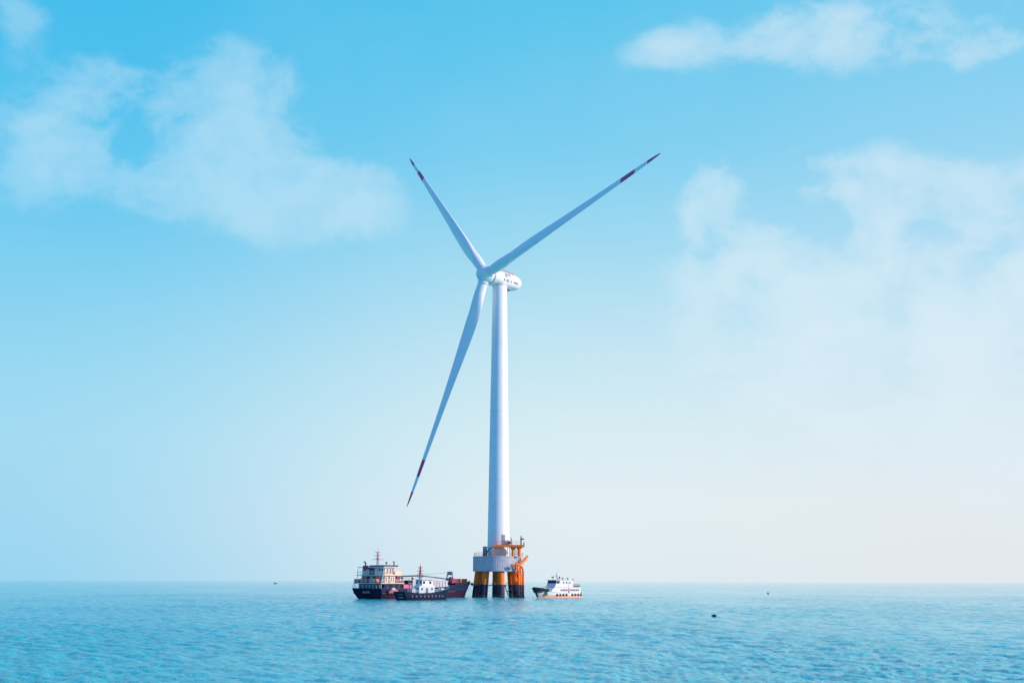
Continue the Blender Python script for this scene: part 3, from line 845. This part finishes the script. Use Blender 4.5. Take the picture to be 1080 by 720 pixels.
# cargo hatch and deck gear
mb = MB(); mb.span((13.5, -3.6, 2.0), (30.0, 3.6, 4.55), 0.1)
for xx in np.arange(14.3, 29.9, 1.3): mb.span((xx - 0.09, -3.74, 2.3), (xx + 0.09, -3.61, 4.5))
hat = mb.build('hatch_coaming', M['coaming'], ship)
mb = MB()
for i in range(6): mb.span((13.6 + i * 2.75, -3.7, 4.56), (16.2 + i * 2.75, 3.7, 4.9), 0.06)
mb.build('hatch_cover', M['coaming'], hat)
mb = MB(); mb.span((9.2, -4.6, 2.0), (11.8, -1.0, 3.8), 0.08); mb.span((9.3, -1, 2.0), (11.4, 4.2, 3.2), 0.08); mb.build('deck_locker', M['pink'], ship)
mb = MB(); mb.span((11.95, -4.3, 2.0), (13.2, -2.2, 4.9), 0.06); mb.build('winch_house', M['navy'], ship)
for xx, yy in ((9.6, -3.6), (10.8, -1.6), (12.9, -4.5)):
    mb = MB(); mb.lathe([(0.14, 3.0), (0.14, 5.1), (0.34, 5.25), (0.36, 5.55), (0.1, 5.75)], 12, (xx, yy, 0)); mb.build('deck_vent', M['mast'], ship, 40)
mb = MB(); mb.path([(9.0, -4.4, 3.8), (9.0, -4.4, 5.4), (11.6, -4.4, 5.4), (11.6, -4.4, 3.8)], 0.09, 6); mb.build('pipe_frame', M['pink'], ship, 40)
mb = MB()
for yy in (-1.4, 1.4): mb.path([(34.9, yy, 4.2), (35.3, yy * 0.55, 7.3)], 0.17, 8)
mb.span((34.95, -0.9, 6.45), (35.6, 0.9, 7.45), 0.08); mb.span((35.05, -1.2, 5.35), (35.35, 1.2, 5.6))
fm = mb.build('foremast', M['midgrey'], ship)
mb = MB(); mb.path([(12.4, 0.8, 5.8), (20, 0.6, 6.25), (28, 0.3, 6.75), (34.9, 0, 7.15)], [0.05, 0.05, 0.05, 0.05], 6); mb.build('stay_wire', M['midgrey'], fm)
mb = MB(); mb.lathe([(0.5, 2.0), (0.5, 5.0), (0.42, 5.1)], 14, (12.5, 0.8, 0)); mb.span((12.0, 0.2, 5.1), (13.1, 1.4, 6.2), 0.08); ck = mb.build('crane_column', M['mast'], ship)
mb = MB(); mb.path([(12.5, 0.5, 5.9), (20, -1.2, 6.2), (27, -2.4, 5.6), (33, -2.8, 5.05)], [0.2, 0.2, 0.16, 0.12], 8); mb.build('crane_boom', M['dark'], ck, 40)
mb = MB()
mb.tube((38.0, 0, 4.3), (38.0, 0, 5.0), 0.25, None, 8); mb.tube((37.6, -0.9, 4.9), (37.6, 0.9, 4.9), 0.42, None, 14); mb.build('windlass', M['dark'], ship, 40)
mb = MB(); mb.rail([(32, -4.9, 4.2), (35.5, -4.75, 4.25), (39.2, -3.7, 4.3), (42.0, -2.2, 4.4), (44.1, -0.5, 4.45)], 0.5, 0.05, 1.4, 1); mb.build('bow_railing', M['dark'], ship)
# loose things on the ship
def canister(p, label, m):
    t = thing('liferaft_canister', label, 'liferaft', world_of(ship, p), R(55), 'liferaft canisters on the boat deck')
    mb = MB(); mb.path([(0, -0.8, 0.7), (0, -0.72, 0.7), (0, 0.72, 0.7), (0, 0.8, 0.7)], [0.3, 0.56, 0.56, 0.3], 18); b = mb.build('body', M[m], t, 40)
    mb = MB()
    for yy in (-0.4, 0.4): mb.span((-0.5, yy - 0.06, 0), (0.5, yy + 0.06, 0.22)); mb.torus((0, yy, 0.7), 0.57, 0.03, Matrix.Rotation(R(90), 3, 'X'), 16, 5)
    mb.build('cradle', M['dark'], t)
canister((1.0, -1.9, 4.2), 'bright orange liferaft canister nearer the lit corner of the deckhouse', 'orange')
canister((1.0, 2.6, 4.2), 'red orange liferaft canister at the shaded port end of the boat deck', 'redorange')
wch = thing('stern_winch', 'dark red mooring winch on the aft deck beside the red orange canister', 'winch', world_of(ship, (0.6, 4.4, 4.2)), R(55))
mb = MB(); mb.tube((0, -0.55, 0.55), (0, 0.55, 0.55), 0.42, None, 16); mb.build('drum', M['mast'], wch, 40)
mb = MB(); mb.span((-0.5, -0.72, 0), (0.5, -0.58, 0.95)); mb.span((-0.5, 0.58, 0), (0.5, 0.72, 0.95)); mb.build('frame', M['dark'], wch)
sk = thing('rescue_boat', 'small faded red rescue boat hung against the dark side under the deckhouse', 'boat', world_of(ship, (3.6, -5.75, 1.55)), R(55))
mb, r2 = hull_mb([(-1.7, -1.9, 0.2, 0.55, 0.75), (-0.8, -0.8, 0.3, 0.7, 0.7), (0.8, 0.8, 0.3, 0.68, 0.74), (1.7, 2.0, 0.05, 0.1, 0.95)], 0.0, 0.1)
hb = mb.build('hull', [M['pink'], M['coaming']], sk, 40)
mb = MB(); mb.span((-0.8, -0.45, 0.66), (0.6, 0.45, 1.35), 0.2); mb.build('cover', M['coaming'], sk)
bx = thing('deck_container', 'orange steel box on the bow of the long work ship', 'box', world_of(ship, (38.6, -1.9, 4.30)), R(52))
mb = MB(); mb.span((-1.5, -0.7, 0.06), (1.5, 0.7, 1.0), 0.05)
for xx in np.arange(-1.3, 1.4, 0.26): mb.span((xx - 0.05, -0.75, 0.12), (xx + 0.05, -0.71, 0.94))
mb.build('body', M['orange'], bx)
mb = MB(); mb.span((-1.55, -0.76, 1.0), (1.55, 0.76, 1.08)); mb.build('lid', M['orange'], bx)
tp = thing('cargo_bundle', 'magenta tarpaulin covered bundle on the ship behind its orange box', 'cargo', world_of(ship, (31.6, -3.6, 4.15)), R(55))
mb = MB(); mb.loft([[Vector((x * s_, y * s_, z)) for x, y in ((-1.5, -1.2), (0, -1.3), (1.5, -1.2), (1.6, 0), (1.5, 1.2), (0, 1.3), (-1.5, 1.2), (-1.6, 0))] for s_, z in ((1, 0), (1.03, 0.5), (0.9, 0.95), (0.5, 1.25))]); mb.build('cover', M['magenta'], tp, 50)
mb = MB(); mb.span((-0.9, -0.4, 1.2), (0.1, 0.4, 1.75), 0.06); mb.build('top_crate', M['magenta'], tp)

# ------------------------------------------------------------------ tug
tug = thing('tug_boat', 'small tug with white wheelhouse and red mast lying alongside the long work ship', 'tug', (-27.9, 267.0, 0), R(35))
st = [(0.9, -0.1, 2.2, 2.9, 2.05), (1.6, 1.2, 2.6, 3.05, 1.9), (4, 4, 2.8, 3.1, 1.65), (7.5, 7.5, 2.7, 3.05, 1.75), (10, 10.3, 2.0, 2.7, 2.15), (12, 12.5, 1.1, 1.9, 2.6), (13.1, 13.9, 0.4, 0.9, 2.95), (13.5, 14.5, 0.05, 0.15, 3.15)]
mb, rg = hull_mb(st, -0.9, 0.75)
th_ = mb.build('hull', [M['tughull'], M['teal']], tug, 35)
rim_tube(rg, 0.10).build('bulwark_rail', M['navy'], th_, 40)
for sd in (0, -1):
    mb = MB(); mb.path([q[sd] + Vector((0, 0, 0.14)) for q in rg[4:]], 0.1, 8); mb.build('bow_rail', M['teal'], th_, 40)
mb = MB()
up, oo = Vector((0, 0, 1)), Vector((-1, 0, 0))
glyphs(mb, (0.12, 1.25, 1.35), Vector((0, -1, 0)), up, oo, 4, 0.42, 0.32, 4, 0.2)
glyphs(mb, (0.34, 0.95, 0.62), Vector((0, -1, 0)), up, oo, 3, 0.42, 0.5, 9, 0.3)
mb.build('lettering', M['boatwhite'], th_)
mb = MB(); mb.span((4.5, -2.05, 0.95), (9.0, 2.05, 3.55), 0.06); dh = mb.build('deckhouse', M['boatwhite'], tug)
windows(dh, ('x', 4.5, -1), (-1.2, 1.2), 2.75, 0.5, 0.6)
windows(dh, ('y', -2.05, -1), (5.3, 8.2), 2.75, 0.45, 0.5)
mb = MB(); mb.span((6.4, -2.1, 1.1), (7.1, -2.055, 3.0)); mb.build('door', M['teal'], dh)
mb = MB(); mb.span((4.4, -0.3, 1.1), (4.495, 0.4, 3.0)); mb.build('door', M['teal'], dh)
mb = MB()
mb.loft([[Vector(p) for p in ((5.5, -1.7, 3.5), (8.9, -1.7, 3.5), (8.9, 1.7, 3.5), (5.5, 1.7, 3.5))], [Vector(p) for p in ((5.6, -1.6, 5.0), (8.6, -1.6, 5.0), (8.6, 1.6, 5.0), (5.6, 1.6, 5.0))]])
wh = mb.build('wheelhouse', M['boatwhite'], tug)
for xx in (6.1, 7.9):
    mb = MB(); mb.box((xx, -1.66, 4.35), (0.55, 0.07, 0.62), Matrix.Rotation(R(-3.8), 3, 'X')); mb.build('window', M['glass'], wh)
for yy in (-0.9, 0.9):
    mb = MB(); mb.box((5.55, yy, 4.35), (0.05, 0.8, 0.6)); mb.build('window', M['glass'], wh)
mb = MB(); mb.span((5.2, -1.95, 5.0), (9.0, 1.95, 5.14), 0.03); mb.build('wheelhouse_roof', M['boatwhite'], tug)
mb = MB()
for sx, sy in ((-.3, -.3), (-.3, .3), (.3, 0)): mb.path([(5.9 + sx, sy, 3.56), (5.9 + sx * 0.2, sy * 0.2, 8.4)], 0.08, 6)
mb.tube((5.9, 0, 8.3), (5.9, 0, 9.1), 0.05, 0.03, 6)
for zz, L in ((5.7, 0.85), (6.5, 0.75), (7.2, 0.85), (8.0, 0.6)): mb.tube((5.9 - 0.57 * L, L, zz), (5.9 + 0.57 * L, -L, zz), 0.07, None, 6)
mb.box((5.9, 0, 6.75), (0.4, 0.4, 0.35)); mb.box((5.9, 0, 7.5), (0.35, 0.35, 0.25))
mb.build('mast', M['mast'], tug)
mb = MB(); mb.span((2.9, -1.3, 0.95), (4.2, 1.3, 2.9), 0.15); mb.tube((3.5, 0.6, 2.8), (3.4, 0.6, 4.3), 0.25, None, 10); mb.tube((3.5, -0.6, 2.8), (3.4, -0.6, 4.3), 0.25, None, 10); mb.build('engine_casing', M['coaming'], tug)
mb = MB(); mb.path([(2.2, -1.8, 1.0), (2.0, -1.7, 3.2), (1.5, -1.7, 4.4)], 0.12, 8); mb.build('towing_post', M['mast'], tug, 40)
mb = MB(); mb.span((9.4, -1.4, 1.2), (11.2, 1.4, 2.75), 0.1); mb.build('fore_hatch', M['teal'], tug)
mb = MB(); mb.rail([(5.3, -1.9, 5.14), (8.9, -1.9, 5.14), (8.9, 1.9, 5.14)], 0.6, 0.035, 1.1, 2); mb.build('railing', M['boatwhite'], tug)
mb = MB(); mb.rail([(2.0, -2.9, 1.85), (4.4, -3.0, 1.65)], 0.8, 0.04, 1, 2); mb.build('railing', M['boatwhite'], tug)
wn = thing('deck_winch', 'orange and white anchor winch on the foredeck of the tug', 'winch', world_of(tug, (11.9, -0.5, 1.75)), R(35))
mb = MB(); mb.tube((0, -0.5, 0.75), (0, 0.5, 0.75), 0.42, None, 14); mb.build('drum', M['orange'], wn, 40)
mb = MB(); mb.span((-0.4, -0.66, 0), (0.4, -0.52, 1.2)); mb.span((-0.4, 0.52, 0), (0.4, 0.66, 1.2)); mb.build('frame', M['boatwhite'], wn)
for i in range(9):
    xx = 2.0 + i * 1.15
    hw = float(np.interp(xx, [0, 1.6, 4, 7.5, 10, 12, 13.5], [2.85, 2.98, 3.05, 3.0, 2.55, 1.75, 0.5]))
    tyre(tug, (xx, -hw - 0.12, 1.0), (0.06, -1, 0), 'small grey tyre fender hanging along the dark side of the tug', 'fender', 'grey tyre fenders along the tug', 0.15, 0.07, 'midgrey')

# ------------------------------------------------------------------ crew boat
crew = thing('crew_boat', 'white and orange crew transfer boat with black bow fender right of the platform', 'boat', (19.2, 315.6, 0), R(226))
st = [(0.2, 0.0, 2.0, 2.3, 1.35), (3, 3, 2.2, 2.4, 1.35), (8, 8, 2.2, 2.42, 1.45), (11.5, 11.6, 1.9, 2.35, 1.75), (14, 14.6, 1.2, 2.0, 2.1), (15.8, 16.8, 0.5, 1.4, 2.4), (16.6, 17.7, 0.1, 0.75, 2.55), (16.8, 18.1, 0.03, 0.15, 2.6)]
mb, rg = hull_mb(st, -0.7, 0.25)
ch = mb.build('hull', [M['crewhull'], M['teal']], crew, 35)
mb = MB()
fl = [q[0] for q in rg[3:]]; fr_ = [q[-1] for q in rg[3:]]
bowpath = [Vector(p) + Vector((0.12, 0.1, 0.1)) for p in fl] + [Vector(p) + Vector((0.12, -0.1, 0.1)) for p in reversed(fr_)]
mb.path(bowpath[1:-1], 0.42, 10); mb.path([p + Vector((-0.15, 0, -0.75)) for p in bowpath[2:-2]], 0.22, 8)
mb.tube((18.0, 0, 2.2), (17.0, 0, 0.5), 0.34, None, 10)
mb.build('bow_fender', M['rubber'], crew, 40)
mb = MB()
mb.path([q[0] + Vector((0, 0.04, -0.06)) for q in rg[:5]], 0.06, 8); mb.build('rubbing_strake', M['boatwhite'], ch, 40)
mb = MB(); mb.path([q[-1] + Vector((0, -0.04, -0.06)) for q in rg[:5]], 0.06, 8); mb.build('rubbing_strake', M['boatwhite'], ch, 40)
mb = MB(); mb.prism([(0.5, 1.1), (13.8, 1.4), (13.0, 2.3), (12.0, 3.05), (0.5, 3.0)], -1.95, 1.95); dk = mb.build('deckhouse', M['boatwhite'], crew)
mb = MB(); mb.span((0.1, -2.15, 3.01), (12.1, 2.15, 3.14), 0.03); mb.build('upper_deck', M['boatwhite'], crew)
windows(dk, ('y', 1.95, 1), [1.6, 2.4, 3.2, 4.0, 4.8, 6.6, 7.4, 8.2, 9.0], 2.25, 0.52, 0.5)
mb = MB(); mb.span((5.5, 1.955, 1.35), (6.0, 2.0, 2.75)); mb.build('door', M['mast'], dk)
mb = MB(); mb.prism([(3.4, 3.14), (11.5, 3.14), (11.0, 4.1), (10.65, 5.0), (3.5, 4.95)], -1.7, 1.7); whs = mb.build('wheelhouse', M['boatwhite'], crew)
for k, yy in enumerate((-1.3, -0.65, 0.0, 0.65, 1.3)):
    mb = MB(); mb.box((10.86, yy, 4.53), (0.1, 0.56, 0.78), Matrix.Rotation(R(-21), 3, 'Y')); mb.build('window', M['glass'], whs)
mb = MB(); mb.prism([(9.5, 4.15), (10.9, 4.15), (10.62, 4.85), (9.5, 4.85)], 1.705, 1.735); mb.build('window', M['glass'], whs)
windows(whs, ('y', 1.7, 1), [4.9, 6.4, 7.7], 4.35, 0.45, 0.5)
mb = MB(); mb.span((5.4, 1.705, 3.2), (5.85, 1.745, 4.75)); mb.build('door', M['coaming'], whs)
mb = MB(); mb.span((3.2, -1.9, 5.0), (11.1, 1.9, 5.12), 0.03); mb.build('roof', M['boatwhite'], crew)
mb = MB()
mb.path([(8.2, 0, 5.12), (8.8, 0, 6.4), (8.7, 0, 7.4)], [0.28, 0.2, 0.06], 8); mb.tube((8.75, -0.6, 6.3), (8.75, 0.6, 6.3), 0.06); mb.tube((8.2, 0.5, 5.12), (8.7, 0, 6.3), 0.07); mb.build('mast', M['boatwhite'], crew, 40)
mb = MB(); mb.tube((9.8, -0.6, 5.12), (9.8, -0.6, 5.8), 0.07); mb.box((9.8, -0.6, 5.9), (0.35, 0.9, 0.35), None, 0.06); mb.build('radar', M['midgrey'], crew)
mb = MB(); mb.tube((9.0, 1.3, 5.12), (9.0, 1.3, 5.75), 0.06); mb.box((9.05, 1.3, 5.85), (0.3, 0.4, 0.4), None, 0.05); mb.build('searchlight', M['dark'], crew)
mb = MB()
for pts_, h_, r_, st_, ba_ in (([(3.9, 2.05, 3.14), (0.4, 2.05, 3.14), (0.4, -2.05, 3.14), (3.9, -2.05, 3.14)], 0.9, 0.03, 0.9, 2),
                               ([(4.0, 1.8, 5.12), (9.0, 1.8, 5.12)], 0.5, 0.025, 1.0, 1), ([(12.9, 1.9, 2.0), (15.6, 1.6, 2.3)], 0.7, 0.03, 0.9, 2)):
    mb = MB(); mb.rail(pts_, h_, r_, st_, ba_); mb.build('railing', M['boatwhite'], crew)
mb = MB(); mb.span((14.1, -0.8, 2.0), (15.3, 0.8, 2.95), 0.15); mb.build('fore_hatch', M['cream'], crew)
fg = thing('flag', 'small red flag on a pale staff over the stern deck of the crew boat', 'flag', world_of(crew, (2.6, 0.5, 3.14)), R(226))
mb = MB(); mb.tube((0, 0, 0), (0, 0, 2.3), 0.04, 0.03, 6); mb.build('staff', M['boatwhite'], fg)
mb = MB()
mb.loft([[Vector((-0.02 - 0.75 * i / 5, y + 0.08 * math.sin(i * 1.3), z)) for y, z in ((-.015, 1.65), (.015, 1.65), (.015, 2.25), (-.015, 2.25))] for i in range(6)]); mb.build('cloth', M['flagred'], fg, 40)
fl_lab = ['dark grey liferaft drum on the stern deck of the crew boat, beside the cabin', 'dark grey liferaft drum between two others on the crew boat stern deck', 'dark grey liferaft drum at the very stern end of the crew boat deck']
for i, xx in enumerate((2.75, 1.75, 0.75)):
    t = thing('liferaft_drum', fl_lab[i], 'liferaft', world_of(crew, (xx, 1.35, 3.14)), R(226), 'liferaft drums on the crew boat')
    mb = MB(); mb.path([(-0.5, 0, 0.42), (-0.42, 0, 0.42), (0.42, 0, 0.42), (0.5, 0, 0.42)], [0.2, 0.34, 0.34, 0.2], 14); mb.build('body', M['midgrey'], t, 40)
    mb = MB(); mb.span((-0.3, -0.3, 0), (-0.2, 0.3, 0.2)); mb.span((0.2, -0.3, 0), (0.3, 0.3, 0.2)); mb.build('cradle', M['dark'], t)
for xx in (7.2, 5.0):
    mb = MB(); mb.lathe([(0.16, 5.12), (0.16, 5.4), (0.34, 5.45), (0.34, 5.65), (0.1, 5.8)], 12, (xx, 0.9, 0)); mb.build('roof_vent', M['midgrey'], crew, 40)
for i in range(9):
    xx = 0.9 + i * 1.3
    if i in (4,): continue
    hw = float(np.interp(xx, [0, 3, 8, 11.6], [2.28, 2.38, 2.4, 2.3]))
    tyre(crew, (xx, hw + 0.12, 0.92), (0.04, 1, 0), 'black tyre fender hanging on the white and orange side of the crew boat', 'fender', 'black tyre fenders along the crew boat', 0.25, 0.12)
for yy in (1.4,):
    tyre(crew, (-0.2, yy, 1.0), (-1, 0, 0), 'large black tyre fender on the stern corner of the crew boat', 'fender', 'black tyre fenders along the crew boat', 0.42, 0.2)
tyre(crew, (15.3, 1.75, 1.25), (0.5, 1, -0.3), 'black tyre fender alone on the orange bow of the crew boat', 'fender', 'black tyre fenders along the crew boat', 0.33, 0.16)

# ------------------------------------------------------------------ small things on the water, mooring rope
mo = MB()
a_ = world_of(ship, (43.8, -0.4, 4.4)); b_ = Vector((TX - 7.6, TY - 0.4, 4.2))
mo.path([a_.lerp(b_, i / 8) + Vector((0, 0, -0.5 * math.sin(math.pi * i / 8))) for i in range(9)], 0.07, 6)
tag(mo.build('mooring_rope', M['rope'], None, 60), 'dark mooring rope from the bow of the long work ship to a pile', 'rope')

def at(px, py):
    hy = 613.0 + 0.0024 * (px - 540)
    dd = CAM_H * F_PX / (py - hy)
    return (px - 540) / F_PX * dd, dd
bx_, by_ = at(747.2, 648.5)
bu = thing('marker_float', 'black oval float alone in open water ahead right of the boats', 'buoy', (bx_, by_, 0.05), R(12))
mb = MB(); mb.ball((0, 0, 0.12), 0.34, 18, (0.95, 0.75, 0.72)); mb.build('body', M['rubber'], bu, 60)
mb = MB(); mb.ball((-0.28, 0, 0.16), 0.12, 10, (1, 1, 1)); mb.torus((-0.40, 0, 0.2), 0.06, 0.02, Matrix.Rotation(R(90), 3, 'X'), 10, 5); mb.build('eye_ring', M['dark'], bu, 60)
bx_, by_ = at(803.2, 625.3)
b2 = thing('channel_buoy', 'tiny dark buoy far out to the right of the black float', 'buoy', (bx_, by_, 0), 0)
mb = MB(); mb.lathe([(0.3, -0.2), (0.42, 0.1), (0.3, 0.35), (0.12, 0.7), (0.06, 1.0)], 14); mb.build('body', M['dark'], b2, 50)
bx_, by_ = at(296, 615.2)
fb = thing('fishing_boat', 'tiny dark fishing boat by the horizon left of the ships', 'boat', (bx_, by_, 0), R(40))
mb, _r = hull_mb([(0.1, 0, 0.8, 1.0, 1.0), (3, 3, 1, 1.2, 0.95), (5, 5.4, 0.3, 0.7, 1.2), (5.6, 6.2, 0.03, 0.1, 1.4)], -0.4, 0.1)
mb.build('hull', [M['navy'], M['deck']], fb, 40)
mb = MB(); mb.span((0.6, -0.7, 0.8), (2.4, 0.7, 2.6), 0.08); mb.build('cabin', M['midgrey'], fb)
mb = MB(); mb.tube((2.0, 0, 2.6), (2.0, 0, 5.2), 0.08); mb.build('mast', M['dark'], fb)
# pale slick of foam trailing right of the crew boat
mb = MB()
rng = random.Random(2)
fx0, fy0 = at(640, 629.0); fx1, fy1 = at(706, 628.6)
N = 60
top, bot = [], []
for i in range(N + 1):
    f = i / N
    x_ = fx0 + (fx1 - fx0) * f; y_ = fy0 + (fy1 - fy0) * f + 1.6 * math.sin(f * 7)
    wd = (2.6 * math.sin(math.pi * min(1, f * 1.02)) ** 0.7 + 0.05) * rng.uniform(0.45, 1.1)
    top.append(Vector((x_, y_ + wd, 0.12))); bot.append(Vector((x_, y_ - wd, 0.12)))
tv_ = [mb.bm.verts.new(p) for p in top]; bv_ = [mb.bm.verts.new(p) for p in bot]
for i in range(N): mb.face((bv_[i], bv_[i + 1], tv_[i + 1], tv_[i]))
fo = mb.build('foam', M['foam'], None)
tag(fo, 'thin pale line of foam on the water right of the crew boat', 'foam', kind='stuff')
